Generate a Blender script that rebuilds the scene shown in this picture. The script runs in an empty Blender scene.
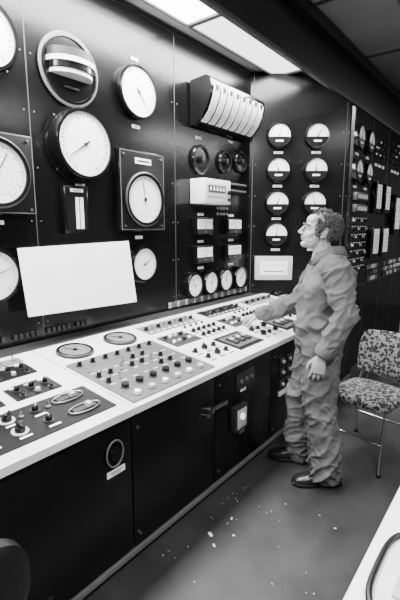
import bpy, bmesh, math, random
from mathutils import Vector, Matrix, noise
from mathutils.bvhtree import BVHTree
random.seed(7)
scene=bpy.context.scene
D2R=math.pi/180
# ---------------------------------------------------------------- materials
MATS={}
def mat(name,v,rough=0.5,metal=0.0,var=0.15,scale=8.0,bump=0.0,bscale=60.0,emit=0.0,spec=0.5,scuff=None):
    if name in MATS: return MATS[name]
    m=bpy.data.materials.new(name); m.use_nodes=True
    nt=m.node_tree; b=nt.nodes["Principled BSDF"]
    tc=nt.nodes.new("ShaderNodeTexCoord"); nz=nt.nodes.new("ShaderNodeTexNoise")
    nz.inputs["Scale"].default_value=scale; nz.inputs["Detail"].default_value=6
    nt.links.new(tc.outputs["Object"],nz.inputs["Vector"])
    cr=nt.nodes.new("ShaderNodeValToRGB")
    lo=max(0,v*(1-var)); hi=min(1,v*(1+var))
    cr.color_ramp.elements[0].position=.3; cr.color_ramp.elements[1].position=.7
    cr.color_ramp.elements[0].color=(lo,lo,lo,1); cr.color_ramp.elements[1].color=(hi,hi,hi,1)
    nt.links.new(nz.outputs["Fac"],cr.inputs["Fac"]); col=cr.outputs["Color"]
    if scuff is not None:   # sparse worn patches of another tone
        sv,ss,th0,amt=scuff
        n3=nt.nodes.new("ShaderNodeTexNoise"); n3.inputs["Scale"].default_value=ss; n3.inputs["Detail"].default_value=9; n3.inputs["Roughness"].default_value=.7
        nt.links.new(tc.outputs["Object"],n3.inputs["Vector"])
        mr=nt.nodes.new("ShaderNodeMapRange"); mr.inputs[1].default_value=th0; mr.inputs[2].default_value=th0+.08; mr.inputs[3].default_value=0; mr.inputs[4].default_value=amt
        nt.links.new(n3.outputs["Fac"],mr.inputs[0])
        mx=nt.nodes.new("ShaderNodeMixRGB"); nt.links.new(mr.outputs[0],mx.inputs[0]); nt.links.new(col,mx.inputs[1]); mx.inputs[2].default_value=(sv,sv,sv,1); col=mx.outputs[0]
    nt.links.new(col,b.inputs["Base Color"])
    b.inputs["Roughness"].default_value=rough; b.inputs["Metallic"].default_value=metal
    b.inputs["Specular IOR Level"].default_value=spec
    if bump>0:
        n2=nt.nodes.new("ShaderNodeTexNoise"); n2.inputs["Scale"].default_value=bscale; n2.inputs["Detail"].default_value=4
        nt.links.new(tc.outputs["Object"],n2.inputs["Vector"])
        bp=nt.nodes.new("ShaderNodeBump"); bp.inputs["Strength"].default_value=bump; bp.inputs["Distance"].default_value=.01
        nt.links.new(n2.outputs["Fac"],bp.inputs["Height"]); nt.links.new(bp.outputs["Normal"],b.inputs["Normal"])
    if emit>0:
        b.inputs["Emission Color"].default_value=(1,1,1,1); b.inputs["Emission Strength"].default_value=emit
    MATS[name]=m; return m
mat("panel_black",.004,.20,var=.5,scale=3,bump=.06,bscale=14,spec=.36,scuff=(.022,6,.62,.6))
mat("panel_seam",.05,.5)
mat("black",.004,.35,spec=.3)
mat("black_gloss",.004,.16,spec=.45)
mat("dark_grey",.025,.45)
mat("mid_grey",.13,.5)
mat("light_grey",.5,.5,var=.08)
mat("console_plate",.70,.42,var=.12,scale=5,scuff=(.34,9,.60,.5))
mat("console_mid",.09,.4,var=.2,scale=6,scuff=(.05,14,.58,.6))
mat("cabinet_black",.004,.27,var=.5,scale=4,bump=.1,bscale=10,spec=.34,scuff=(.06,7,.64,.7))
mat("white_face",.95,.5,var=.03,spec=.3)
mat("white_paint",.8,.5,var=.05)
mat("cream_paint",.75,.4,var=.05)
mat("chrome",.6,.25,1.0)
mat("steel",.35,.35,1.0)
mat("ink",.008,.6)
mat("card",.95,.8,var=.03)
mat("lamp_on",.9,.4,emit=1.5)
mat("lamp_dim",.7,.4,emit=.4)
mat("diffuser",.9,.5,emit=14)
mat("diffuser_dim",.7,.5,emit=3.0)
mat("tube_light",.9,.5,emit=14)
mat("ceiling_paint",.15,.6,var=.25,scale=2)
mat("ceiling_trim",.03,.5)
mat("beam_paint",.005,.4,var=.3,scale=3)
mat("wall_paint",.10,.7,var=.1,scale=2)
mat("desk_top",.88,.35,var=.06,scale=4)
mat("suit",.10,.85,var=.32,scale=9,bump=.3,bscale=90,spec=.2)
mat("skin",.36,.5,var=.18,scale=25,bump=.12,bscale=120)
mat("hair",.055,.6,var=.8,scale=70,bump=.8,bscale=120)
mat("leather",.010,.3,bump=.2,bscale=60)
mat("paper",.75,.8)
mat("grey_fabric",.06,.9,bump=.3)
mat("vinyl_black",.010,.35,bump=.1)
def floor_mat():
    m=bpy.data.materials.new("floor_lino"); m.use_nodes=True; nt=m.node_tree; b=nt.nodes["Principled BSDF"]
    tc=nt.nodes.new("ShaderNodeTexCoord")
    n1=nt.nodes.new("ShaderNodeTexNoise"); n1.inputs["Scale"].default_value=1.9; n1.inputs["Detail"].default_value=10; n1.inputs["Roughness"].default_value=.65
    n2=nt.nodes.new("ShaderNodeTexNoise"); n2.inputs["Scale"].default_value=160; n2.inputs["Detail"].default_value=4
    for n in (n1,n2): nt.links.new(tc.outputs["Object"],n.inputs["Vector"])
    cr=nt.nodes.new("ShaderNodeValToRGB"); e=cr.color_ramp.elements
    e[0].position=.35; e[0].color=(.018,.018,.018,1); e[1].position=.7; e[1].color=(.052,.052,.052,1)
    nt.links.new(n1.outputs["Fac"],cr.inputs["Fac"])
    mx2=nt.nodes.new("ShaderNodeMixRGB"); mx2.blend_type='OVERLAY'; mx2.inputs[0].default_value=.6
    nt.links.new(cr.outputs[0],mx2.inputs[1]); nt.links.new(n2.outputs["Fac"],mx2.inputs[2])
    nt.links.new(mx2.outputs[0],b.inputs["Base Color"])
    mr=nt.nodes.new("ShaderNodeMapRange"); mr.inputs[3].default_value=.35; mr.inputs[4].default_value=.6
    nt.links.new(n1.outputs["Fac"],mr.inputs[0]); nt.links.new(mr.outputs[0],b.inputs["Roughness"])
    b.inputs["Specular IOR Level"].default_value=.35
    MATS["floor_lino"]=m
floor_mat()
def leopard():
    m=bpy.data.materials.new("leopard_fabric"); m.use_nodes=True; nt=m.node_tree; b=nt.nodes["Principled BSDF"]
    tc=nt.nodes.new("ShaderNodeTexCoord"); n1=nt.nodes.new("ShaderNodeTexNoise"); n1.inputs["Scale"].default_value=30; n1.inputs["Detail"].default_value=2
    v=nt.nodes.new("ShaderNodeTexVoronoi"); v.inputs["Scale"].default_value=44
    mx=nt.nodes.new("ShaderNodeMixRGB"); mx.inputs[0].default_value=.05
    nt.links.new(tc.outputs["Object"],n1.inputs["Vector"]); nt.links.new(tc.outputs["Object"],mx.inputs[1]); nt.links.new(n1.outputs["Color"],mx.inputs[2])
    nt.links.new(mx.outputs[0],v.inputs["Vector"])
    cr=nt.nodes.new("ShaderNodeValToRGB"); e=cr.color_ramp.elements
    e[0].position=.12; e[0].color=(.10,.10,.10,1); e[1].position=.2; e[1].color=(.010,.010,.010,1)
    x=cr.color_ramp.elements.new(.46); x.color=(.012,.012,.012,1); x=cr.color_ramp.elements.new(.56); x.color=(.24,.24,.24,1)
    nt.links.new(v.outputs["Distance"],cr.inputs["Fac"]); nt.links.new(cr.outputs["Color"],b.inputs["Base Color"]); b.inputs["Roughness"].default_value=.9
    MATS["leopard_fabric"]=m
leopard()
# ---------------------------------------------------------------- mesh builder
class MB:
    def __init__(s): s.bm=bmesh.new(); s.mats=[]
    def mi(s,m):
        if m not in s.mats: s.mats.append(m)
        return s.mats.index(m)
    def box(s,c,d,m,M=Matrix(),bev=0):
        c=Vector(c); h=Vector(d)/2; vs=[]
        for sx in(-1,1):
            for sy in(-1,1):
                for sz in(-1,1): vs.append(s.bm.verts.new(M@(c+Vector((sx*h.x,sy*h.y,sz*h.z)))))
        fs=[]
        for q in((0,1,3,2),(4,6,7,5),(0,4,5,1),(2,3,7,6),(0,2,6,4),(1,5,7,3)):
            f=s.bm.faces.new([vs[i] for i in q]); f.material_index=s.mi(m); fs.append(f)
        if bev>0:
            es=list({e for f in fs for e in f.edges})
            bmesh.ops.bevel(s.bm,geom=es+vs,offset=bev,segments=2,profile=.5,affect='EDGES',material=-1)
    def hexa(s,pts,m,M=Matrix()):
        vs=[s.bm.verts.new(M@Vector(p)) for p in pts]
        for q in((0,3,2,1),(4,5,6,7),(0,1,5,4),(1,2,6,5),(2,3,7,6),(3,0,4,7)):
            f=s.bm.faces.new([vs[i] for i in q]); f.material_index=s.mi(m)
    def lathe(s,prof,mats,M=Matrix(),n=32):
        rings=[]
        for r,z in prof:
            if r<1e-6: rings.append([s.bm.verts.new(M@Vector((0,0,z)))])
            else: rings.append([s.bm.verts.new(M@Vector((r*math.cos(2*math.pi*i/n),r*math.sin(2*math.pi*i/n),z))) for i in range(n)])
        for k in range(len(prof)-1):
            a,b=rings[k],rings[k+1]; mm=mats if isinstance(mats,str) else mats[k]
            for i in range(n):
                j=(i+1)%n
                if len(a)==1 and len(b)==1: continue
                if len(a)==1: vs=[a[0],b[j],b[i]][::-1]
                elif len(b)==1: vs=[a[i],a[j],b[0]]
                else: vs=[a[i],a[j],b[j],b[i]]
                f=s.bm.faces.new(vs); f.material_index=s.mi(mm); f.smooth=True
    def cyl(s,c,r,h,m,M=Matrix(),n=20,r2=None):
        r2=r if r2 is None else r2
        s.lathe([(0,0),(r,0),(r2,h),(0,h)],m,M@Matrix.Translation(c),n)
    def ell(s,c,r,m,M=Matrix(),n=16):
        c=Vector(c); r=Vector((r,r,r)) if not hasattr(r,'__len__') else Vector(r)
        prof=[(math.sin(math.pi*i/n),-math.cos(math.pi*i/n)) for i in range(n+1)]
        prof[0]=(0,-1);prof[-1]=(0,1)
        s.lathe(prof,m,M@Matrix.Translation(c)@Matrix.Diagonal((r.x,r.y,r.z,1)),n+4)
    def tube(s,pts,r,m,M=Matrix(),n=10,closed=False):
        pts=[Vector(p) for p in pts]; rs=r if hasattr(r,'__len__') else [r]*len(pts)
        rings=[]; prev=None
        for i,p in enumerate(pts):
            a=pts[i-1] if (i>0 or closed) else p; b=pts[(i+1)%len(pts)] if (i<len(pts)-1 or closed) else p
            t=(b-a).normalized()
            if prev is None: ax=t.orthogonal().normalized()
            else: ax=(prev-t*prev.dot(t)).normalized()
            prev=ax; ay=t.cross(ax)
            rings.append([s.bm.verts.new(M@(p+(ax*math.cos(2*math.pi*k/n)+ay*math.sin(2*math.pi*k/n))*rs[i])) for k in range(n)])
        mi=s.mi(m); R=len(rings)
        for i in range(R if closed else R-1):
            a,b=rings[i],rings[(i+1)%R]
            for k in range(n):
                j=(k+1)%n; f=s.bm.faces.new([a[k],a[j],b[j],b[k]]); f.material_index=mi; f.smooth=True
        if not closed:
            f=s.bm.faces.new(rings[0][::-1]); f.material_index=mi; f=s.bm.faces.new(rings[-1]); f.material_index=mi
    def loft(s,rings,m,M=Matrix(),n=24,power=2.0):
        R=[]
        for c,rx,ry,ax,ay in rings:
            c=Vector(c);ax=Vector(ax);ay=Vector(ay);row=[]
            for k in range(n):
                a=2*math.pi*k/n; ca,sa=math.cos(a),math.sin(a)
                e=2/power
                row.append(s.bm.verts.new(M@(c+ax*math.copysign(abs(ca)**e,ca)*rx+ay*math.copysign(abs(sa)**e,sa)*ry)))
            R.append(row)
        mi=s.mi(m)
        for i in range(len(R)-1):
            for k in range(n):
                j=(k+1)%n; f=s.bm.faces.new([R[i][k],R[i][j],R[i+1][j],R[i+1][k]]); f.material_index=mi; f.smooth=True
        f=s.bm.faces.new(R[0][::-1]); f.material_index=mi; f=s.bm.faces.new(R[-1]); f.material_index=mi
    def chain(s,pts,rs,m,M=Matrix(),n=14):
        for i,p in enumerate(pts): s.ell(p,rs[i],m,M,n=10)
        for i in range(len(pts)-1): s.tube([pts[i],pts[i+1]],[rs[i],rs[i+1]],m,M,n)
    def build(s,name,parent=None,matrix=None,angle=35):
        bmesh.ops.recalc_face_normals(s.bm,faces=s.bm.faces[:])
        me=bpy.data.meshes.new(name); s.bm.to_mesh(me); s.bm.free()
        for m in s.mats: me.materials.append(MATS[m])
        for p in me.polygons: p.use_smooth=True
        me.set_sharp_from_angle(angle=angle*D2R)
        o=bpy.data.objects.new(name,me); scene.collection.objects.link(o)
        if parent: o.parent=parent
        if matrix is not None: o.matrix_world=matrix
        return o
def empty(name,M=Matrix()):
    e=bpy.data.objects.new(name,None); scene.collection.objects.link(e); e.matrix_world=M; e.empty_display_size=.1; return e
def frame(o,xd=(1,0,0)):
    x=Vector(xd).normalized(); y=Vector((0,0,1)); z=x.cross(y)
    M=Matrix.Identity(4)
    for i in range(3): M[i][0]=x[i];M[i][1]=y[i];M[i][2]=z[i];M[i][3]=o[i]
    return M
AD=Vector((.618,-.786,0)).normalized()
def FW(x,z,d=.003): return frame((x,-d,z))
def FA(s,z,d=.003):
    nrm=AD.cross(Vector((0,0,1))); p=Vector((3.65,0,0))+AD*s+nrm*d; return frame((p.x,p.y,z),AD)
RY=-.80
def FR(x,z,d=.003): return frame((x,RY-d,z))
# ---------------------------------------------------------------- room shell
def slab(name,lo,hi,m,bev=0):
    b=MB(); b.box([(lo[i]+hi[i])/2 for i in range(3)],[hi[i]-lo[i] for i in range(3)],m,bev=bev); return b.build(name)
X0,X1,Y0=-1.6,9.0,-4.2; CH=3.17
slab("floor",(X0-.1,Y0-.1,-.1),(X1+.1,.25,0),"floor_lino")
slab("wall_back",(X0-.1,.10,0),(X1+.1,.25,CH),"wall_paint")
slab("wall_left",(X0-.1,Y0,0),(X0,.10,CH),"wall_paint")
slab("wall_right",(X1,Y0,0),(X1+.1,.10,CH),"wall_paint")
slab("wall_front",(X0-.1,Y0-.1,0),(X1+.1,Y0,CH),"wall_paint")
b=MB(); b.box(((X0+X1)/2,(Y0+.25)/2,CH+.05),(X1-X0+.2,.35-Y0,.1),"ceiling_paint")
b.build("ceiling")
b=MB()
for x in (1.9,3.1,4.3,5.5,6.7,7.9): b.box((x,(Y0-.8)/2-.01,CH-.008),(.025,-Y0-.84,.014),"ceiling_trim")
for y in (-1.35,-2.3,-3.3): b.box((3.7,y,CH-.009),(10.4,.02,.014),"ceiling_trim")
b.build("trim_1")
b=MB()
b.box((3.7,-.785,2.96),(10.58,.03,.419),"beam_paint")
b.box((3.7,-.83,3.12),(10.58,.06,.09),"beam_paint")
b.box((3.7,-.802,2.762),(10.58,.006,.02),"panel_seam")
b.build("trim_2")
b=MB(); b.box((1.35,-.31,3.118),(5.88,.80,.10),"white_paint"); b.build("trim_3")
b=MB()
for i in range(4):
    x=-.75+i*1.32; dm="diffuser" if i<3 else "diffuser_dim"
    b.box((x,-.42,3.05),(1.27,.54,.03),dm)
    b.box((x,-.14,3.045),(1.30,.015,.045),"mid_grey"); b.box((x,-.70,3.045),(1.30,.015,.045),"mid_grey")
    b.box((x+.65,-.42,3.045),(.02,.54,.045),"mid_grey"); b.box((x-.65,-.42,3.045),(.02,.54,.045),"mid_grey")
b.build("fluorescent_light_panel")
# ---------------------------------------------------------------- instrument panels
def panel(M,w,z0,z1,seams=(),hs=()):
    b=MB(); b.box((w/2,(z0+z1)/2,-.03),(w,z1-z0,.06),"panel_black",M)
    for s0 in seams: b.box((s0,(z0+z1)/2,.0),(.007,z1-z0-.02,.003),"panel_seam",M)
    for s0 in seams:
        k=z0+.1
        while k<z1:
            for dx in(-.03,.03): b.cyl((s0+dx,k,0),.005,.0022,"mid_grey",M,8)
            k+=.3
    for h in hs: b.box((w/2,h,.0),(w-.02,.006,.003),"panel_seam",M)
    return b
b=panel(frame((X0+.01,0,0)),5.24,.93,3.05,(.9,1.6,2.26,2.92,4.13),(3.02,))
b.build("wall_panelling_back")
b=panel(frame((3.65,0,0),AD),.972,.90,3.05,(.03,.94),())
b.build("wall_panelling_angled")
b=panel(frame((4.27,RY,0)),4.6,0,2.745,(.03,.62,1.25,1.9,2.6,3.3,4.0),(.95,))
b.build("wall_panelling_side")
# ---------------------------------------------------------------- gauges
def gauge(name,M,r,depth=.05,rim="black_gloss",rimw=.12,needle=40,ticks=24,flange=True,half=False,face="white_face",sweep=270):
    b=MB(); R=r
    ri=R*(1-rimw)
    prof=[(0,0),(R*1.10 if flange else R,0),(R*1.10 if flange else R,.008),(R,.010),(R,depth*.85),(R*.97,depth),(ri,depth),(ri,depth-.012),(0,depth-.012)]
    ms=[rim]*7+[face]
    b.lathe(prof,ms,M,40)
    if flange:
        for k in range(4):
            a=(45+90*k)*D2R; b.cyl((R*1.05*math.cos(a),R*1.05*math.sin(a),.008),R*.03,.004,"steel",M,8)
    zf=depth-.012
    if half:
        n=16; pts=[(math.cos(math.pi+math.pi*i/n)*ri*.98,math.sin(math.pi+math.pi*i/n)*ri*.98-ri*.12) for i in range(n+1)]
        pts=[(x,max(y,-math.sqrt(max(0,(ri*.99)**2-x*x)))) for x,y in pts]
        vs=[b.bm.verts.new(M@Vector((x,y,zf+.003))) for x,y in pts]
        f=b.bm.faces.new(vs); f.material_index=b.mi("black")
        b.box((0,-ri*.5,zf+.006),(ri*.7,ri*.16,.002),"white_face",M)
    for k in range(ticks+1):
        a=(90+sweep/2-sweep*k/ticks)*D2R
        L=.14 if k%4==0 else .08
        T=M@Matrix.Rotation(a,4,'Z')
        b.box((ri*(.90-L/2),0,zf+.001),(ri*L,max(ri*.018,.0012),.001),"ink",T)
    T=M@Matrix.Rotation(needle*D2R,4,'Z')
    b.hexa([(-ri*.2,-ri*.03,zf+.004),(ri*.78,-ri*.008,zf+.004),(ri*.78,ri*.008,zf+.004),(-ri*.2,ri*.03,zf+.004),
            (-ri*.2,-ri*.03,zf+.006),(ri*.78,-ri*.008,zf+.006),(ri*.78,ri*.008,zf+.006),(-ri*.2,ri*.03,zf+.006)],"ink",T)
    b.cyl((0,0,zf+.001),ri*.06,.008,"ink",M,12)
    return b.build(name)
def plate(b,M,x,y,w=.07,h=.022,z=.002):
    b.box((x,y,z),(w,h,.003),"white_face",M); b.box((x,y+h*.15,z+.002),(w*.7,h*.12,.001),"ink",M); b.box((x,y-h*.2,z+.002),(w*.5,h*.1,.001),"ink",M)
gauge("dial_gauge",FW(1.08,2.53),.18,.07,needle=70)
def framed_gauge(M,w,h,gy,r,needle,depth=.07):
    e=MB(); e.box((0,0,depth/2),(w,h,depth),"black_gloss",M,bev=.015)
    e.box((0,0,depth+.001),(w*.92,h*.94,.004),"black",M,bev=.001)
    for sx in(-1,1): e.box((sx*w*.47,0,depth+.002),(.004,h*.95,.003),"mid_grey",M)
    for sy in(-1,1): e.box((0,sy*h*.475,depth+.002),(w*.94,.004,.003),"mid_grey",M)
    for sx in(-1,1):
        for sy in(-1,1): e.cyl((sx*w*.41,sy*h*.43,depth+.002),.008,.008,"steel",M,8)
    if h>w*1.1:
        e.box((0,h*.37,depth+.004),(w*.34,h*.07,.004),"white_face",M)
        e.box((0,h*.37,depth+.0065),(w*.26,h*.02,.001),"ink",M)
        e.box((w*.46,-h*.1,depth*.5),(w*.1,.06,depth*.5),"black",M)
    T=M@Matrix.Translation((0,gy,depth+.003)); ri=r*.9
    e.lathe([(r*1.06,0),(r*1.06,.02),(r,.028),(ri,.026),(ri,.014),(0,.014)],["black_gloss","dark_grey","black_gloss","black_gloss","white_face"],T,40)
    for k in range(37):
        a=(90+150-300*k/36)*D2R; L=.14 if k%4==0 else .07
        e.box((ri*(.92-L/2),0,.0155),(ri*L,.002,.001),"ink",T@Matrix.Rotation(a,4,'Z'))
    for q in (.35,.55,.72):
        n=48
        e.tube([(math.cos(2*math.pi*i/n)*ri*q,math.sin(2*math.pi*i/n)*ri*q,.0145) for i in range(n)],.0006,"mid_grey",T,4,True)
    N=T@Matrix.Rotation(needle*D2R,4,'Z')
    e.box((ri*.3,0,.018),(ri*.9,.005,.002),"ink",N); e.cyl((0,0,.014),ri*.08,.008,"ink",T,14)
    e.build("cased_dial_gauge")
framed_gauge(FW(1.08,1.87),.44,.42,0,.17,60)
gauge("dial_gauge",FW(1.04,1.34),.15,.05,needle=20)
gauge("dial_gauge",FW(1.63,2.085),.205,.10,rim="black_gloss",rimw=.10,needle=215,ticks=36,sweep=300)
gauge("dial_gauge",FW(2.13,2.505),.172,.05,rimw=.07,needle=-50,ticks=30,flange=False,sweep=300)
framed_gauge(FW(2.12,1.84),.44,.55,-.055,.178,100)
gauge("dial_gauge",FW(2.15,1.325),.13,.05,needle=30)
b=MB(); M=FW(1.60,2.505)
b.lathe([(0,0),(.205,0),(.205,.012),(.19,.02),(.175,.02),(.172,.012),(0,.012)],["black","black","mid_grey","black_gloss","black","panel_black"],M,48)
for k in range(8):
    a=(22+45*k)*D2R; b.cyl((.197*math.cos(a),.197*math.sin(a),.01),.006,.006,"steel",M,8)
def halfdrum(z0,z1,rx,ry,y0,m):
    n=24; top=[];bot=[]
    for i in range(n+1):
        a=math.pi*i/n; top.append(b.bm.verts.new(M@Vector((rx*math.cos(a),y0+z1,.015+ry*math.sin(a))))); bot.append(b.bm.verts.new(M@Vector((rx*math.cos(a),y0+z0,.015+ry*math.sin(a)))))
    mi=b.mi(m)
    for i in range(n): f=b.bm.faces.new([top[i],top[i+1],bot[i+1],bot[i]]); f.material_index=mi
    f=b.bm.faces.new(top); f.material_index=mi; f=b.bm.faces.new(bot[::-1]); f.material_index=mi
halfdrum(.04,.085,.150,.11,0,"dark_grey"); halfdrum(.012,.038,.156,.118,0,"white_paint"); halfdrum(-.02,.010,.148,.108,0,"black_gloss"); halfdrum(-.045,-.022,.14,.10,0,"cream_paint")
b.box((0,-.10,.02),(.10,.012,.01),"dark_grey",M)
b.build("drum_level_indicator")
b=MB(); M=FW(1.58,1.70)
b.box((0,0,.02),(.18,.29,.04),"black_gloss",M,bev=.006); b.box((0,0,.042),(.15,.26,.006),"black",M)
for dx in(-.0,.032):
    b.box((dx,-.02,.047),(.022,.19,.004),"white_face",M)
    for k in range(10): b.box((dx-.004,-.10+k*.018,.0495),(.010,.0015,.001),"ink",M)
plate(b,M,0,.115,.09,.02,.047); b.build("edgewise_meter")
b=MB()
for x,z in((1.64,1.86),(2.13,2.285),(2.13,2.72),(2.13,1.52),(2.83,2.32),(3.3,2.36),(1.1,2.30),(1.1,1.62)): plate(b,FW(x,z),0,0)
for x in (2.86,3.33):
    for z in (1.70,1.47,1.24): plate(b,FW(x,z),0,0,.08,.02)
for s0 in(.281,.651):
    for z in (2.467,2.148,1.83,1.52): plate(b,FA(s0,z-.155),0,0,.09,.022)
for x in(4.38,4.71):
    for z in(2.467,2.15): plate(b,FR(x,z-.155),0,0,.09,.022)
b.build("label_plates")
# curved multi scale meter bank
b=MB(); M=FW(0,0); xa,xb=2.71,3.53
prof=[(.012,2.73),(.17,2.745),(.215,2.71),(.225,2.65),(.21,2.58),(.175,2.50),(.125,2.44),(.06,2.40),(.012,2.39)]
def sweep(b,prof,x0,x1,m,grow=0,endm=None):
    L=[b.bm.verts.new(M@Vector((x0,z,y+grow))) for y,z in prof]; R=[b.bm.verts.new(M@Vector((x1,z,y+grow))) for y,z in prof]
    mi=b.mi(m)
    for i in range(len(prof)-1): f=b.bm.faces.new([L[i],R[i],R[i+1],L[i+1]]); f.material_index=mi
    mi2=b.mi(endm or m)
    f=b.bm.faces.new(L); f.material_index=mi2; f=b.bm.faces.new(R[::-1]); f.material_index=mi2
    f=b.bm.faces.new([L[0],L[-1],R[-1],R[0]]); f.material_index=mi2
sweep(b,prof,xa,xb,"black_gloss")
arc=[(.205,2.715),(.228,2.65),(.214,2.58),(.179,2.50),(.129,2.44),(.095,2.42)]
n=8; w=(xb-xa-.05)/n
for i in range(n):
    x0=xa+.035+i*w
    sweep(b,[(.15,2.71)]+arc+[(.08,2.43)],x0,x0+w*.74,"white_face",.003)
    b.box((x0+w*.37,2.655,.231),(w*.4,.035,.004),"ink",M)
    for k in range(14):
        t=.25+k/14*(len(arc)-1.3); j=int(t); u=t-j; yy=arc[j][0]*(1-u)+arc[j+1][0]*u; zz=arc[j][1]*(1-u)+arc[j+1][1]*u
        b.box((x0+w*.14,zz,yy+.003),(w*(.18 if k%3==0 else .1),.003,.004),"ink",M)
b.build("edgewise_meter_bank",angle=50)
b=MB(); M=FW(2.91,1.885)
b.box((0,0,.075),(.38,.20,.15),"cream_paint",M,bev=.008)
b.box((-.02,.01,.152),(.28,.10,.006),"light_grey",M); b.box((-.02,.02,.156),(.24,.05,.004),"dark_grey",M)
for k in range(5): b.box((-.11+k*.045,.02,.159),(.02,.03,.002),"white_face",M)
b.cyl((.155,.0,.15),.018,.02,"black",M,14); b.cyl((.155,-.06,.15),.012,.02,"black",M,14)
b.build("transmitter_box")
def rmeter(M,w=.25,h=.15,d=.05,name="rectangular_meter"):
    b=MB(); b.box((0,0,d/2),(w,h,d),"black_gloss",M,bev=.006)
    b.box((0,h*.12,d+.001),(w*.82,h*.55,.004),"white_face",M)
    ww=w*.82
    for k in range(11):
        t=(k-5)/5; b.box((t*ww*.4,h*.27-abs(t)*h*.08,d+.0035),(.0025,h*.10,.001),"ink",M)
    T=M@Matrix.Translation((0,-h*.12,d+.004))@Matrix.Rotation(random.uniform(-30,30)*D2R,4,'Z'); b.box((0,h*.2,0),(.003,h*.38,.001),"ink",T)
    b.box((0,-h*.32,d+.002),(w*.8,h*.22,.006),"dark_grey",M); b.cyl((0,-h*.32,d+.004),h*.07,.006,"steel",M,10)
    return b.build(name)
for x in(2.865,3.33):
    for z in(1.60,1.36): rmeter(FW(x,z))
for x,nd in((2.74,120),(2.97,60),(3.21,100),(3.46,45)): gauge("round_meter",FW(x,1.10),.11,.05,rimw=.16,needle=nd,ticks=16,flange=False)
for x,z,r in((2.85,2.15,.12),(3.20,2.17,.10),(3.46,2.20,.10)):
    b=MB(); M=FW(x,z)
    b.lathe([(0,0),(r,0),(r,.02),(r*.92,.03),(r*.8,.03),(r*.78,.015),(0,.015)],["black","black","black_gloss","black","black","black_gloss"],M,36)
    b.cyl((0,0,.015),r*.25,.03,"black",M,16); b.box((0,r*.1,.047),(r*.06,r*.3,.004),"mid_grey",M); b.build("selector_dial")
b=MB(); F0=FW(0,0)
for k in range(9):
    for z in (1.99,1.93):
        b.cyl((3.2+k*.045,z,.001),.011,.012,"steel",F0,10); b.cyl((3.2+k*.045,z,.013),.008,.006,"mid_grey",F0,10)
for k in range(4):
    for r0 in range(2): b.cyl((3.1+k*.05,1.76-r0*.05,.001),.012,.014,"mid_grey",F0,10)
b.build("pilot_lamps")
b=MB()
for k in range(34):
    x=2.45+k*.035; b.box((x,.965,.008),(.02,.045,.014),"mid_grey" if k%3 else "light_grey",F0)
for k in range(22):
    x=.9+k*.035
    if k%6: b.box((x,.975,.008),(.02,.03,.014),"dark_grey",F0)
b.build("fuse_strip")
nd=[80,60,120,95,70,110,85,75]; i=0
for z in(2.467,2.148,1.83,1.52):
    for s0 in(.281,.651):
        gauge("switchboard_meter",FA(s0,z),.122,.05,rimw=.14,needle=nd[i],ticks=18,flange=False,half=True,sweep=180); i+=1
b=MB(); M=FA(.26,1.18)
b.box((0,0,.03),(.38,.24,.06),"light_grey",M,bev=.006); b.box((0,.0,.062),(.28,.14,.006),"white_face",M)
for k in range(9): b.box((-.11+k*.0275,.03,.066),(.003,.03,.001),"ink",M)
b.box((0,-.03,.066),(.2,.008,.001),"ink",M); b.build("recorder_box")
i=0
for z in(2.467,2.15):
    for x in(4.38,4.71):
        gauge("panel_meter",FR(x,z),.122,.05,rimw=.14,needle=nd[i],ticks=18,flange=False,half=True,sweep=180); i+=1
b=MB(); M=FR(0,0)
for z in(1.90,1.78):
    b.box((4.50,z,.025),(.36,.08,.05),"dark_grey",M,bev=.004); b.box((4.50,z,.052),(.30,.04,.004),"light_grey",M)
for r0 in range(7):
    for c0 in range(6):
        x=4.36+c0*.085; z=1.66-r0*.085
        b.box((x,z,.004),(.055,.06,.008),"dark_grey",M); b.cyl((x,z,.008),.014,.02,"black" if (r0+c0)%3 else "light_grey",M,12); b.box((x,z+.024,.009),(.03,.008,.003),"white_face",M)
b.build("switch_bank")
for x,z,w,h in((5.05,1.92,.22,.34),(5.42,1.92,.22,.34),(5.05,1.42,.26,.36),(5.45,1.42,.26,.36),(5.95,1.75,.3,.5),(6.4,1.75,.3,.5),(6.9,1.6,.3,.6),(7.5,1.7,.3,.5)):
    b=MB(); M=FR(x,z); b.box((0,0,.03),(w,h,.06),"black_gloss",M,bev=.006); b.box((0,.01,.062),(w*.75,h*.78,.005),"white_face",M)
    for k in range(6): b.box((0,.01-h*.33+k*h*.13,.066),(w*.68,.003,.001),"mid_grey",M)
    b.box((w*.1,0,.067),(.006,h*.6,.001),"ink",M); b.build("chart_recorder")
b=MB(); M=FR(0,0)
rr=random.Random(5)
for x0 in(4.98,5.68,6.2,6.72,7.3):
    for r0 in range(4):
        for c0 in range(6):
            x=x0+c0*.075; z=2.60-r0*.07
            if rr.random()<.6: b.cyl((x,z,.0),.016,.015,"dark_grey",M,10); b.cyl((x,z,.015),.010,.006,rr.choice(["lamp_dim","mid_grey","mid_grey","dark_grey"]),M,10)
    for c0 in range(3): plate(b,M,x0+.06+c0*.14,2.28,.09,.03)
    for r0 in range(3):
        for c0 in range(5):
            x=x0+c0*.09; z=1.13-r0*.07; b.box((x,z,.006),(.06,.045,.012),rr.choice(["mid_grey","light_grey","dark_grey"]),M)
b.build("annunciator_lamps")
b=MB()
b.hexa([(1.175,-.12,1.105),(1.985,-.12,1.075),(1.985,-.112,1.075),(1.175,-.112,1.105),(1.165,-.075,1.482),(1.965,-.075,1.50),(1.965,-.067,1.50),(1.165,-.067,1.482)],"card")
b.build("blank_card_board")
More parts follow.
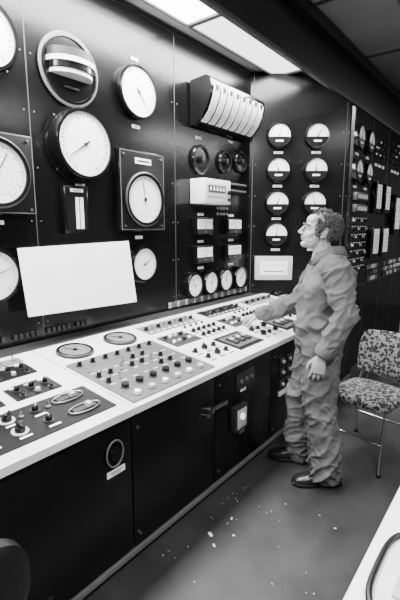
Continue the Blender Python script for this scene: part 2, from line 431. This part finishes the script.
# ---------------------------------------------------------------- control console
CX0,CX1=-1.5,4.2
cons=empty("control_console",Matrix.Translation((1.3,-.45,0)))
def zt(y): return .93+.1215*y
b=MB()
b.box(((CX0+CX1)/2,-.47,.05),(CX1-CX0,.86,.10),"dark_grey")
def carc(x0,x1,y0,y1,zb,off,m):
    b.hexa([(x0,y0,zb),(x1,y0,zb),(x1,y1,zb),(x0,y1,zb),(x0,y0,zt(y0)+off),(x1,y0,zt(y0)+off),(x1,y1,zt(y1)+off),(x0,y1,zt(y1)+off)],m)
carc(CX0,CX1,-.92,-.005,.10,-.035,"cabinet_black")
b.box(((CX0+CX1)/2,-.925,.07),(CX1-CX0,.03,.02),"mid_grey")
b.build("carcass",cons).matrix_parent_inverse=cons.matrix_world.inverted()
def fin(bb,name):
    o=bb.build(name,cons); o.matrix_parent_inverse=cons.matrix_world.inverted(); return o
doors=[-1.5,-.83,-.16,.50,1.165,1.80,2.46,3.1,3.7,4.2]
b=MB()
for i in range(len(doors)-1):
    x0,x1=doors[i]+.004,doors[i+1]-.004
    b.box(((x0+x1)/2,-.93,.435),(x1-x0,.02,.66),"cabinet_black",bev=.003)
F=frame((0,-.94,0))
b.tube([(1.06+.045*math.cos(a*math.pi/12),.638+.06*math.sin(a*math.pi/12),.012) for a in range(24)],.004,"mid_grey",F,8,True)
b.cyl((1.06,.638,0),.03,.02,"black_gloss",F,20)
plate(b,F,1.07,.545,.10,.028,.002)
b.cyl((1.745,.585,0),.018,.03,"steel",F,14); b.box((1.80,.60,.035),(.15,.022,.014),"chrome",F,bev=.003); b.cyl((1.72,.56,0),.012,.02,"steel",F,12)
b.box((2.03,.44,.02),(.13,.16,.04),"dark_grey",F,bev=.005); b.box((2.03,.44,.042),(.10,.12,.006),"light_grey",F,bev=.002); b.cyl((2.025,.455,.044),.020,.012,"lamp_on",F,16)
b.box((2.02,.36,.045),(.06,.02,.01),"chrome",F)
plate(b,F,2.1,.60,.06,.03,.002)
b.box((2.12,.66,.006),(.20,.10,.012),"dark_grey",F,bev=.002)
for k in range(3): b.cyl((2.06+k*.06,.66,.012),.014,.01,"mid_grey",F,12)
for x,z in((2.62,.64),(2.72,.64),(2.62,.56),(2.72,.56),(2.62,.47),(2.72,.47)):
    b.box((x,z,.006),(.07,.05,.012),"dark_grey",F); b.cyl((x,z,.012),.013,.014,"white_paint",F,12)
b.box((2.67,.40,.008),(.18,.03,.012),"white_face",F)
for x in(.10,.55,1.2,1.84,2.5,3.14,3.74):
    for z in(.16,.70): b.cyl((x,z,0),.008,.008,"steel",F,8)
fin(b,"doors")
YF,YB=-.965,-.13
def top(b,x0,x1,y0,y1,off,th,m):
    b.hexa([(x0,y0,zt(y0)+off-th),(x1,y0,zt(y0)+off-th),(x1,y1,zt(y1)+off-th),(x0,y1,zt(y1)+off-th),(x0,y0,zt(y0)+off),(x1,y0,zt(y0)+off),(x1,y1,zt(y1)+off),(x0,y1,zt(y1)+off)],m)
b=MB()
secs=[(-1.5,-.83),(-.83,-.16),(-.16,.50),(.50,1.17),(1.17,1.83),(1.83,2.49),(2.49,3.13),(3.13,3.7),(3.7,4.2)]
for i,(x0,x1) in enumerate(secs): top(b,x0+.003,x1-.003,YF,YB,0,.033,"console_plate")
top(b,CX0,CX1,YB,-.008,-.004,.03,"dark_grey")
fin(b,"top_plates")
SL=math.atan(.1215)
def TF(x,y,off=0):
    return Matrix.Translation((x,y,zt(y)+off))@Matrix.Rotation(SL,4,'X')
def knob(b,x,y,r=.014,off=.0,m="black",a=0):
    M=TF(x,y,off); b.cyl((0,0,0),r*1.5,.003,"dark_grey",M,16); b.lathe([(0,.003),(r,.003),(r*.9,.022),(r*.7,.025),(0,.025)],m,M,14)
    b.box((0,r*.4,.026),(r*.2,r*.8,.002),"white_face",M@Matrix.Rotation(a,4,'Z'))
def bigknob(b,x,y,off=0,a=0):
    M=TF(x,y,off); b.cyl((0,0,0),.032,.004,"light_grey",M,20); b.cyl((0,0,.004),.020,.018,"black",M,16); b.box((0,.006,.026),(.010,.044,.014),"black",M@Matrix.Rotation(a,4,'Z'),bev=.002)
def toggle(b,x,y,off=0):
    M=TF(x,y,off); b.cyl((0,0,0),.010,.005,"steel",M,10); b.tube([(0,0,.004),(0,.008,.028)],[.003,.005],"chrome",M,8)
def button(b,x,y,r=.013,off=0,m="white_face",h=.012):
    M=TF(x,y,off); b.cyl((0,0,0),r*1.35,.004,"steel",M,16); b.cyl((0,0,.004),r,h,m,M,16)
def label(b,x,y,w=.05,off=0,m="ink"):
    M=TF(x,y,off); b.box((0,0,.001),(w,.010,.002),m,M)
def subplate(b,x0,x1,y0,y1,m="black"):
    top(b,x0,x1,y0,y1,.006,.0055,m)
for sx in(.50,-.16,-.83):
    b=MB()
    subplate(b,sx+.03,sx+.62,-.90,-.66)
    for c0 in range(3):
        x=sx+.10+c0*.12
        for r0 in range(2): (bigknob if c0==1 else knob)(b,x,-.72-r0*.10,off=.007,a=random.uniform(-1,1)); label(b,x,-.765-r0*.10,.05,.007,"white_face")
        toggle(b,x+.055,-.73,.007)
    for cx,cy in((sx+.50,-.715),(sx+.50,-.835)):
        M=TF(cx,cy,.006)
        n=28; b.tube([(.075*math.cos(2*math.pi*k/n),.032*math.sin(2*math.pi*k/n),.006) for k in range(n)],.0035,"steel",M,8,True)
        b.box((0,0,.004),(.11,.03,.006),"dark_grey",M); b.box((.02,0,.014),(.02,.028,.018),"light_grey",M)
    for (px,py) in((sx+.06,-.34),(sx+.33,-.34),(sx+.06,-.55),(sx+.33,-.55)):
        subplate(b,px,px+.22,py-.05,py+.07,"black")
        for c0 in range(3): knob(b,px+.04+c0*.07,py+.03,.013,.007,a=random.uniform(-1,1))
        for c0 in range(3): button(b,px+.04+c0*.07,py-.025,.010,.007,"light_grey" if c0%2 else "black")
        for c0 in range(3): label(b,px+.04+c0*.07,py+.058,.04,.007,"light_grey")
        label(b,px+.11,py+.085,.12)
    subplate(b,sx+.06,sx+.56,-.24,-.18,"mid_grey")
    for k in range(7): toggle(b,sx+.10+k*.07,-.21,.007)
    fin(b,"switch_group")
b=MB()
subplate(b,1.19,1.81,-.935,-.42,"console_mid")
for cx in(1.345,1.68):
    M=TF(cx,-.285)
    b.lathe([(0,0),(.105,0),(.105,.012),(.098,.018),(.088,.018),(.086,.012),(0,.012)],["black","black","dark_grey","black_gloss","black","mid_grey"],M,36)
    for k in range(25):
        a=(90+135-270*k/24)*D2R; b.box((.074,0,.0125),(.012,.0016,.001),"ink",M@Matrix.Rotation(a,4,'Z'))
    b.box((.02,0,.015),(.09,.004,.002),"ink",M@Matrix.Rotation(2.2,4,'Z')); b.cyl((0,0,.012),.012,.008,"black",M,12)
for k in range(7): knob(b,1.24+k*.085,-.47,.012,.007,a=random.uniform(-1,1))
for r0 in range(3):
    for c0 in range(8):
        if random.random()<.8: 
            if (r0+c0)%3: knob(b,1.235+c0*.074,-.56-r0*.075,.012,.007,a=random.uniform(-1,1))
            else: toggle(b,1.235+c0*.074,-.56-r0*.075,.007)
        label(b,1.235+c0*.074,-.592-r0*.075,.03,.007,"light_grey")
for r0 in range(3): top(b,1.22,1.78,-.512-r0*.075,-.509-r0*.075,.008,.001,"mid_grey")
for k in range(6): 
    M=TF(1.26+k*.095,-.80,.006); b.cyl((0,0,0),.024,.006,"steel",M,20); b.cyl((0,0,.006),.020,.016,"black",M,20)
for k in range(6): button(b,1.26+k*.095,-.885,.016,.006,"white_face" if k%2==0 else "light_grey",.014)
fin(b,"switch_group")
for si,(x0,x1) in enumerate(secs[5:]):
    b=MB(); w=x1-x0
    def U(t): return x0+t*w
    subplate(b,U(.50),U(.94),-.885,-.66,"black")
    top(b,U(.53),U(.91),-.86,-.69,.010,.004,"console_mid")
    for k in range(3):
        M=TF(U(.60+k*.11),-.775,.010); b.box((0,0,.008),(.045,.09,.014),"dark_grey",M,bev=.002); b.box((0,.01,.018),(.03,.03,.006),"light_grey",M)
    for c0 in range(3):
        for r0 in range(2): (bigknob if (c0+si)%2 else knob)(b,U(.10+c0*.14),-.72-r0*.10,off=.001,a=random.uniform(-1,1)); label(b,U(.10+c0*.14),-.765-r0*.10)
    subplate(b,U(.06),U(.44),-.60,-.42,"dark_grey")
    for c0 in range(5):
        for r0 in range(2): button(b,U(.10+c0*.075),-.55+r0*.08,.012,.007,["white_face","light_grey","black"][(c0+r0*2)%3])
    for c0 in range(5):
        for r0 in range(2): knob(b,U(.54+c0*.09),-.56+r0*.09,.014,.001,a=random.uniform(-1,1)); label(b,U(.54+c0*.09),-.595+r0*.09,.035)
    subplate(b,U(.10),U(.90),-.34,-.20,"mid_grey" if si%2==0 else "black")
    for c0 in range(9):
        (toggle if c0%2 else knob)(b,U(.14+c0*.09),-.27,off=.007); label(b,U(.14+c0*.09),-.325,.03,.007,"white_face")
    for c0 in range(4): button(b,U(.55+c0*.1),-.385,.009,.001,"black")
    fin(b,"switch_group")
# ---------------------------------------------------------------- chairs
I=Vector((1,0,0));J=Vector((0,1,0));K=Vector((0,0,1))
def leg(b,pts,r=.011,m="chrome"): b.tube(pts,r,m,n=10)
def stack_chair(M,fab):
    e=empty("upholstered_chair",M)
    b=MB()
    b.loft([((0,0,.415),.17,.17,I,J),((0,0,.42),.205,.20,I,J),((0,0,.45),.215,.21,I,J),((0,0,.475),.205,.20,I,J),((0,0,.485),.16,.15,I,J)],fab,power=4,n=40)
    b.build("seat",e,angle=60)
    b=MB()
    n=12
    zs=[.53,.55,.64,.75,.82,.84]; sc=[.80,.93,1,1,.92,.78]
    def pt(t,z,off,s):
        a=t*.55; x=.36*math.sin(a)*s*1.05; y=-.235-(z-.5)*.18+ .36*(1-math.cos(a)) 
        return Vector((x,y-off,z))
    fr=[[b.bm.verts.new(pt(-1+2*k/n,z,-.018 if 0<i<5 else -.006,s)) for k in range(n+1)] for i,(z,s) in enumerate(zip(zs,sc))]
    bk=[[b.bm.verts.new(pt(-1+2*k/n,z,.016 if 0<i<5 else .006,s)) for k in range(n+1)] for i,(z,s) in enumerate(zip(zs,sc))]
    mi=b.mi(fab)
    def q(*v): f=b.bm.faces.new(v); f.material_index=mi
    for i in range(5):
        for k in range(n): q(fr[i][k],fr[i][k+1],fr[i+1][k+1],fr[i+1][k]); q(bk[i][k],bk[i+1][k],bk[i+1][k+1],bk[i][k+1])
        q(fr[i][0],fr[i+1][0],bk[i+1][0],bk[i][0]); q(fr[i][n],bk[i][n],bk[i+1][n],fr[i+1][n])
    for k in range(n): q(fr[0][k],bk[0][k],bk[0][k+1],fr[0][k+1]); q(fr[5][k],fr[5][k+1],bk[5][k+1],bk[5][k])
    b.build("backrest",e,angle=60)
    b=MB()
    for s in(-1,1):
        leg(b,[(s*.20,.22,.0),(s*.185,.17,.25),(s*.18,.14,.405),(s*.18,.0,.41),(s*.18,-.15,.41)])
        leg(b,[(s*.20,-.25,.0),(s*.185,-.20,.25),(s*.18,-.19,.41),(s*.175,-.225,.55),(s*.165,-.255,.68)])
        b.cyl((s*.20,.22,0),.015,.02,"black"); b.cyl((s*.20,-.25,0),.015,.02,"black")
    leg(b,[(-.19,.185,.2),(.19,.185,.2)],.008); leg(b,[(-.19,-.205,.2),(.19,-.205,.2)],.008); leg(b,[(-.18,.12,.405),(.18,.12,.405)],.009)
    b.build("frame",e)
    for c in e.children: c.matrix_parent_inverse=Matrix.Identity(4); c.matrix_basis=Matrix.Identity(4)
    return e
stack_chair(Matrix.Translation((2.88,-1.49,0))@Matrix.Rotation(80*D2R,4,'Z'),"leopard_fabric")
stack_chair(Matrix.Translation((4.15,-1.40,0))@Matrix.Rotation(60*D2R,4,'Z'),"grey_fabric")
e=empty("swivel_chair",Matrix.Translation((.30,-1.47,0))@Matrix.Rotation(180*D2R,4,'Z'))
b=MB()
b.loft([((0,0,.42),.19,.19,I,J),((0,0,.44),.23,.22,I,J),((0,0,.48),.23,.22,I,J),((0,0,.50),.19,.18,I,J)],"vinyl_black",power=4,n=36)
b.loft([((0,-.21,.65),.17,.11,I,K),((0,-.22,.65),.20,.135,I,K),((0,-.26,.65),.20,.135,I,K),((0,-.275,.65),.17,.11,I,K)],"vinyl_black",power=3,n=36)
b.tube([(0,-.05,.42),(0,-.22,.41),(0,-.285,.46),(0,-.28,.66)],.014,"steel")
b.cyl((0,0,.10),.03,.33,"steel")
for k in range(5):
    a=k*72*D2R; b.tube([(0,0,.12),(.16*math.cos(a),.16*math.sin(a),.10),(.27*math.cos(a),.27*math.sin(a),.07)],[.02,.016,.012],"steel")
    b.ell((.27*math.cos(a),.27*math.sin(a),.03),(.02,.02,.03),"black",n=8)
o=b.build("chair_body",e,angle=50); o.matrix_parent_inverse=Matrix.Identity(4)
# ---------------------------------------------------------------- foreground desk
b=MB()
b.box((1.75,-2.36,.735),(2.3,.72,.03),"desk_top",bev=.006)
for x in(.68,2.82):
    b.box((x,-2.36,.36),(.05,.6,.72),"mid_grey")
b.box((1.75,-2.6,.5),(2.1,.02,.4),"mid_grey")
b.build("desk")
b=MB()
M=Matrix.Translation((.97,-2.155,.7515))
b.loft([((0,0,0),.15,.10,I,J),((0,0,.03),.16,.11,I,J)],"white_paint",M,40,power=3.5)
ring=[]
for k in range(40):
    a=2*math.pi*k/40; ca,sa=math.cos(a),math.sin(a); ring.append((.16*math.copysign(abs(ca)**(2/3.5),ca),.11*math.copysign(abs(sa)**(2/3.5),sa),.034))
b.tube(ring,.008,"black",M,8,True)
b.box((.02,.0,.034),(.2,.12,.01),"light_grey",M)
b.build("desk_tray")
b=MB(); rr=random.Random(11)
for x,y,s in((1.55,-1.10,.016),(1.72,-1.12,.009),(1.62,-1.2,.007),(1.2,-1.3,.008),(2.0,-1.6,.006),(1.5,-1.16,.010)):
    M=Matrix.Translation((x,y,.003))@Matrix.Rotation(random.uniform(0,3),4,'Z'); b.box((0,0,0),(s*2,s,.004),"paper",M)
for k in range(35):
    s=rr.uniform(.0015,.004); M=Matrix.Translation((rr.uniform(1.1,2.05),-1.0-rr.random()**2*.7,.0025))@Matrix.Rotation(rr.uniform(0,3),4,'Z'); b.box((0,0,0),(s*2,s,.003),"light_grey",M)
b.build("paper_scraps")
# ---------------------------------------------------------------- man
man=empty("man",Matrix.Translation((2.45,-1.28,0))@Matrix.Rotation(30*D2R,4,'Z'))
def remeshed(b,name,vox,smooth=3,disp=None,angle=80):
    o=b.build(name+"_src"); m=o.modifiers.new("r",'REMESH'); m.mode='VOXEL'; m.voxel_size=vox
    s=o.modifiers.new("s",'SMOOTH'); s.factor=.5; s.iterations=smooth
    bpy.context.view_layer.update()
    dg=bpy.context.evaluated_depsgraph_get(); me=bpy.data.meshes.new_from_object(o.evaluated_get(dg))
    mats=list(o.data.materials); bpy.data.objects.remove(o)
    me.name=name; me.materials.clear()
    me.materials.append(mats[0])
    for p in me.polygons: p.material_index=0; p.use_smooth=True
    if disp:
        me.update(); ns=[v.normal.copy() for v in me.vertices]
        for v,nn in zip(me.vertices,ns): v.co=v.co+nn*disp(v.co)
    ob=bpy.data.objects.new(name,me); scene.collection.objects.link(ob); ob.parent=man; ob.matrix_parent_inverse=Matrix.Identity(4)
    return ob
b=MB()
torso=[(.82,0,.0,.12,.10),(.87,0,.0,.170,.140),(.95,0,-.005,.188,.158),(1.02,0,-.005,.184,.155),(1.08,0,-.008,.182,.152),(1.16,0,-.018,.190,.155),(1.25,0,-.03,.198,.152),(1.33,0,-.045,.195,.138),(1.38,0,-.045,.165,.118),(1.42,0,-.03,.115,.092),(1.455,0,-.015,.076,.074)]
b.loft([((x,y,z),rx,ry,I,J) for z,x,y,rx,ry in torso],"suit",n=36,power=2.3)
for s in(-1,1): b.ell((s*.155,-.04,1.352),(.078,.082,.062),"suit")
b.chain([(-.09,0,.90),(-.115,.0,.70),(-.13,.0,.48),(-.145,-.045,.28),(-.15,-.055,.115)],[.122,.114,.102,.098,.100],"suit")
b.chain([(.09,0,.90),(.10,.04,.70),(.10,.075,.48),(.10,.085,.28),(.10,.09,.115)],[.122,.114,.102,.098,.100],"suit")
LA=[Vector(p) for p in((-.19,-.04,1.355),(-.230,-.070,1.235),(-.262,-.092,1.105),(-.268,-.045,.995),(-.258,-.0,.905))]
b.chain(LA,[.076,.072,.066,.059,.054],"suit")
RA=[Vector(p) for p in((.185,-.02,1.355),(.232,.055,1.225),(.275,.115,1.09),(.355,.235,1.02),(.432,.352,.965))]
b.chain(RA,[.074,.069,.065,.057,.050],"suit")
def ridge(v,k=3.0): 
    n=noise.noise(v); return (1-min(1,abs(n)*k))**1.5
def folds(co):
    x,y,z=co
    leg=z<.84; arm=abs(x)>.205 and z>.86
    if leg:
        g=.55+.9*max(0,(.36-z)/.26)+.6*math.exp(-((z-.5)/.08)**2)
        cx=-.13 if x<0 else .1
        a=math.atan2(y,x-cx)
        v1=Vector((math.cos(a)*.9+(z*2.2),math.sin(a)*.9+(5 if x<0 else 0),z*8+math.sin(a*1.0)*.9))
        v2=Vector((math.cos(a)*1.6,math.sin(a)*1.6+9,z*19+math.cos(a)*1.4))
        d=.017*g*(ridge(v1)-.32)+.009*g*(ridge(v2)-.3)
    elif arm:
        d=.016*(ridge(Vector((x*5,y*7,z*9+y*9)))-.3)+.009*(ridge(Vector((x*10,y*12+3,z*20+y*14)))-.3)
    else:
        g=.8+.7*math.exp(-((z-1.03)/.09)**2)
        d=.018*g*(ridge(Vector((x*4+z*4,y*4-z*3,z*5+x*5)))-.3)+.008*g*(ridge(Vector((x*9-z*6,y*9+z*5+7,z*12)))-.3)
    d+=.010*noise.noise(Vector((x*4,y*4,z*4+9)))
    return max(-.020,min(.026,d))
suit=remeshed(b,"boiler_suit",.0065,1,folds)
bv=BVHTree.FromPolygons([v.co for v in suit.data.vertices],[tuple(p.vertices) for p in suit.data.polygons])
def patch(b,c,u,v,w,h,dirn,off=.004,m="suit",nu=10,nv=10):
    c=Vector(c);u=Vector(u).normalized();v=Vector(v).normalized();dirn=Vector(dirn).normalized(); rows=[]
    for i in range(nv+1):
        row=[]
        for k in range(nu+1):
            p=c+u*(w*(k/nu-.5))+v*(h*(i/nv-.5)); hp=bv.ray_cast(p-dirn*.25,dirn)[0]
            if hp is None: return
            edge=(i in(0,nv)) or (k in(0,nu))
            row.append(b.bm.verts.new(hp-dirn*(-.002 if edge else off)))
        rows.append(row)
    mi=b.mi(m)
    for i in range(nv):
        for k in range(nu): f=b.bm.faces.new([rows[i][k],rows[i][k+1],rows[i+1][k+1],rows[i+1][k]]); f.material_index=mi
b=MB()
patch(b,(-.1,-.06,.77),(0,1,-.25),(0,.25,1),.15,.16,(1,0,0),.007)
patch(b,(-.1,-.06,.84),(0,1,-.25),(0,.25,1),.155,.03,(1,0,0),.011)
patch(b,(-.10,0,.90),(1,0,0),(0,0,1),.13,.15,(0,1,0),.006)
patch(b,(.10,0,.90),(1,0,0),(0,0,1),.13,.15,(0,1,0),.006)
patch(b,(-.09,0,1.26),(1,0,0),(0,0,1),.11,.12,(0,-1,0),.006)
patch(b,(0,0,1.052),(1,0,0),(0,0,1),.26,.035,(0,1,0),.006)
c=b.build("pockets",man,angle=60); c.matrix_parent_inverse=Matrix.Identity(4)
b=MB()
n=30; ins=[];up=[];mid=[];dn=[]
for k in range(n+1):
    t=math.pi/2+ (18+ (324)*k/n)*D2R
    cx,sy=math.cos(t),math.sin(t); fr=max(0,sy)
    up.append(Vector((.070*cx,-.030+.072*sy,1.482-.035*fr)))
    ins.append(Vector((.064*cx,-.030+.066*sy,1.44-.03*fr)))
    mid.append(Vector((.080*cx,-.030+.083*sy,1.478-.035*fr)))
    dn.append(Vector(((.098+.028*fr)*cx,-.034+(.106+.02*fr)*sy,1.418-.028*fr-.025*fr**2)))
R=[[b.bm.verts.new(p) for p in row] for row in (ins,up,mid,dn)]; mi=b.mi("suit")
for i in range(3):
    for k in range(n): f=b.bm.faces.new([R[i][k],R[i][k+1],R[i+1][k+1],R[i+1][k]]); f.material_index=mi
c=b.build("collar",man,angle=70); c.matrix_parent_inverse=Matrix.Identity(4)
sm=c.modifiers.new("thick",'SOLIDIFY'); sm.thickness=.006; sm.offset=0
b=MB()
for A,B,r in((LA[3],LA[4],.054),(RA[3],RA[4],.050)):
    d=(B-A).normalized(); b.tube([B-d*.02,B+d*.005,B+d*.035,B+d*.036],[r,r+.004,r-.002,r-.012],"suit",n=20)
c=b.build("cuffs",man,angle=60); c.matrix_parent_inverse=Matrix.Identity(4)
HM=Matrix.Translation((0,.035,1.572))@Matrix.Rotation(10*D2R,4,'X')@Matrix.Rotation(8*D2R,4,'Z')
b=MB()
E=lambda c,r: b.ell(c,r,"skin",HM)
E((0,-.012,.028),(.075,.096,.086)); E((0,.028,-.036),(.060,.062,.078)); E((0,.066,-.090),(.027,.027,.021)); E((0,.03,-.07),(.050,.05,.04))
E((.036,.056,-.028),(.024,.026,.026)); E((-.036,.056,-.028),(.024,.026,.026)); E((0,.077,.024),(.048,.016,.012)); E((0,.055,.055),(.055,.03,.035))
b.chain([(0,.088,.016),(0,.103,-.008),(0,.114,-.024)],[.009,.0105,.012],"skin",HM); E((.011,.099,-.030),.0095); E((-.011,.099,-.030),.0095)
E((0,.090,-.050),(.022,.012,.0065)); E((0,.088,-.063),(.019,.012,.007)); E((0,.083,-.043),(.03,.012,.012))
for s in(-1,1):
    E((s*.078,-.008,-.008),(.010,.021,.034)); E((s*.086,-.014,.004),(.006,.016,.022)); E((s*.080,-.002,-.034),(.008,.010,.011))
b.chain([(0,-.025,-.06),(0,-.045,-.11),(0,-.055,-.17)],[.056,.055,.060],"skin",HM)
remeshed(b,"head",.0032,1,lambda co:.0015*noise.noise(co*60)-.0014*ridge(co*35))
b=MB()
for s in(-1,1):
    b.ell((s*.030,.0755,.004),(.0125,.010,.0085),"white_paint",HM,10); b.ell((s*.030,.0835,.004),(.005,.0035,.005),"ink",HM,8)
    b.tube([(s*.016,.086,.0115),(s*.030,.088,.0135),(s*.044,.080,.010)],.0032,"skin",HM,8)
    b.tube([(s*.014,.094,.024),(s*.032,.093,.030),(s*.050,.080,.024)],[.005,.006,.004],"hair",HM,8)
b.tube([(-.022,.096,-.0565),(0,.102,-.056),(.022,.096,-.0565)],.0022,"ink",HM,6)
c=b.build("face_details",man,angle=70); c.matrix_parent_inverse=Matrix.Identity(4)
b=MB(); rnd=random.Random(3)
for k in range(2300):
    z=rnd.uniform(-1,1); a=rnd.uniform(0,2*math.pi); q=math.sqrt(1-z*z); d=Vector((q*math.cos(a),q*math.sin(a),z))
    keep=False
    if d.y<.22 and d.z>-.58: keep=True
    if d.z>.70 and d.y<.50: keep=rnd.random()<.35
    if abs(d.x)>.6 and d.y<.50 and -.15<d.z<.35: keep=True
    if abs(d.x)>.75 and d.y<.42 and d.z<-.05 and d.y>.12 and d.z>-.62: keep=True
    if abs(d.x)>.75 and -.30<d.y<.14 and d.z<-.10: keep=False
    if d.y>.12 and abs(d.x)<.75 and d.z<.6: keep=False
    if not keep: continue
    th=1.02 if d.z>.75 else 1.06+.06*max(0,-d.y)
    p=Vector((d.x*.075*th,-.012+d.y*.096*th,.028+d.z*.086*th))
    t=d.orthogonal().normalized(); t.rotate(Matrix.Rotation(rnd.uniform(0,6.28),3,d)); s2=d.cross(t)
    R0=rnd.uniform(.007,.013); L=rnd.uniform(.010,.028)
    pts=[p+d*(L*u)+(t*math.cos(u*3.8)+s2*math.sin(u*3.8))*R0 for u in (0,.2,.4,.6,.8,1)]
    b.tube(pts,[.0032,.0036,.0034,.0030,.0024,.0010],"hair",HM,5)
c=b.build("hair",man,angle=80); c.matrix_parent_inverse=Matrix.Identity(4)
b=MB()
for k in range(500):
    z=rnd.uniform(-.5,1); a=rnd.uniform(0,2*math.pi); q=math.sqrt(1-z*z); d=Vector((q*math.cos(a),q*math.sin(a),z))
    if d.y>.15 or (abs(d.x)>.75 and -.30<d.y<.14 and d.z<-.10) or d.z>.85: continue
    b.ell(Vector((d.x*.0755,-.012+d.y*.0965,.028+d.z*.0865)),.010,"hair",HM,6)
remeshed(b,"hair_base",.005,1)
def hand(name,wrist,fdir,dorsal,side,curl,spread=1.0):
    y=Vector(fdir).normalized(); z=Vector(dorsal); z=(z-y*z.dot(y)).normalized(); x=y.cross(z)
    M=Matrix.Identity(4)
    for i in range(3): M[i][0]=x[i];M[i][1]=y[i];M[i][2]=z[i];M[i][3]=wrist[i]
    b=MB()
    X=Vector((1,0,0));Z=Vector((0,0,1))
    b.loft([((0,-.05,0),.026,.020,X,Z),((0,-.01,0),.027,.019,X,Z),((0,.02,0),.034,.018,X,Z),((0,.055,0),.040,.016,X,Z),((0,.088,0),.041,.013,X,Z),((0,.098,0),.036,.010,X,Z)],"skin",M,20,power=2.4)
    b.ell((side*.026,.030,-.008),(.017,.030,.015),"skin",M)
    fx=[.031,.0105,-.0105,-.030]; ln=[.072,.082,.076,.058]; rr=[.0090,.0092,.0088,.0078]
    for i in range(4):
        p=Vector((side*fx[i],.088 if i in(1,2) else .082,0)); ang=0; pts=[p]
        sp=side*(1.5-i)*.09*spread
        for j,fr in enumerate((.46,.30,.24)):
            ang+=curl[j]*(1+.08*i)
            d=Vector((math.sin(sp),math.cos(ang),-math.sin(ang))).normalized(); p=p+d*ln[i]*fr; pts.append(p)
        r=rr[i]; b.chain(pts,[r*1.08,r*1.0,r*.93,r*.80],"skin",M,12)
    p0=Vector((side*.030,.022,-.008)); b.chain([p0,p0+Vector((side*.022,.028,-.010)),p0+Vector((side*.030,.056,-.018)),p0+Vector((side*.027,.078,-.024))],[.0135,.0115,.0105,.0088],"skin",M,12)
    return remeshed(b,name,.0028,1)
dl=(LA[4]-LA[3]).normalized()
hand("left_hand",LA[4]+dl*.055,(.02,.15,-.98),(-1,.15,0),1,(.25,.35,.3))
dr=(RA[4]-RA[3]).normalized()
hand("right_hand",RA[4]+dr*.05,(.38,.80,-.46),(.0,.4,.9),-1,(.25,.4,.35))
for nm,cx,cy,rz in(("left_shoe",-.15,-.055,8),("right_shoe",.10,.090,-6)):
    b=MB(); M=Matrix.Translation((cx,cy,0))@Matrix.Rotation(rz*D2R,4,'Z')
    X=Vector((1,0,0));Z=Vector((0,0,1))
    b.loft([((0,-.095,.045),.028,.036,X,Z),((0,-.085,.05),.036,.045,X,Z),((0,-.03,.055),.040,.052,X,Z),((0,.04,.05),.043,.044,X,Z),((0,.11,.038),.050,.032,X,Z),((0,.16,.033),.047,.027,X,Z),((0,.19,.030),.035,.021,X,Z),((0,.20,.028),.020,.014,X,Z)],"leather",M,24,power=2.6)
    b.loft([((0,-.02,.09),.042,.055,X,Vector((0,1,0))),((0,-.02,.14),.046,.055,X,Vector((0,1,0)))],"leather",M,20)
    b.loft([((0,-.10,.011),.030,.011,X,Z),((0,-.08,.011),.040,.011,X,Z),((0,.04,.011),.044,.011,X,Z),((0,.11,.011),.053,.011,X,Z),((0,.17,.011),.046,.011,X,Z),((0,.205,.011),.024,.011,X,Z)],"black",M,20,power=6)
    c=b.build(nm,man,angle=60); c.matrix_parent_inverse=Matrix.Identity(4)
# ---------------------------------------------------------------- lights
def ceil_light(x,y,L,power,rot=0):
    b=MB(); M=Matrix.Translation((x,y,CH))@Matrix.Rotation(rot,4,'Z')
    b.box((0,0,-.03),(L,.16,.058),"white_paint",M,bev=.004)
    for dy in(-.045,.045): b.tube([(-L/2+.04,dy,-.078),(L/2-.04,dy,-.078)],.014,"tube_light",M)
    for sx in(-1,1): b.box((sx*(L/2-.025),0,-.075),(.03,.13,.035),"white_paint",M)
    b.build("fluorescent_batten")
    l=bpy.data.lights.new("batten_light",'AREA'); l.shape='RECTANGLE'; l.size=L; l.size_y=.15; l.energy=power
    o=bpy.data.objects.new("batten_light",l); scene.collection.objects.link(o); o.matrix_world=Matrix.Translation((x,y,CH-.11))@Matrix.Rotation(rot,4,'Z')
ceil_light(.3,-2.7,1.5,130); ceil_light(2.6,-3.3,1.5,30); ceil_light(5.6,-2.8,1.5,50); ceil_light(7.3,-2.8,1.5,50)
l=bpy.data.lights.new("niche_light",'AREA'); l.shape='RECTANGLE'; l.size=5.0; l.size_y=.45; l.energy=380
o=bpy.data.objects.new("niche_light",l); scene.collection.objects.link(o); o.location=(1.2,-.44,3.02)
w=bpy.data.worlds.new("World"); scene.world=w; w.use_nodes=True
w.node_tree.nodes["Background"].inputs[0].default_value=(.5,.5,.5,1); w.node_tree.nodes["Background"].inputs[1].default_value=.3
# ---------------------------------------------------------------- camera
cam=bpy.data.cameras.new("camera"); cam.lens=24.84; cam.sensor_width=36; cam.clip_start=.02
co=bpy.data.objects.new("camera",cam); scene.collection.objects.link(co)
p=10.1*D2R; th=38.2*D2R
fwd=Vector((math.cos(th)*math.cos(p),math.sin(th)*math.cos(p),-math.sin(p)))
co.location=(0,-2.25,1.6); co.rotation_euler=fwd.to_track_quat('-Z','Y').to_euler()
scene.camera=co
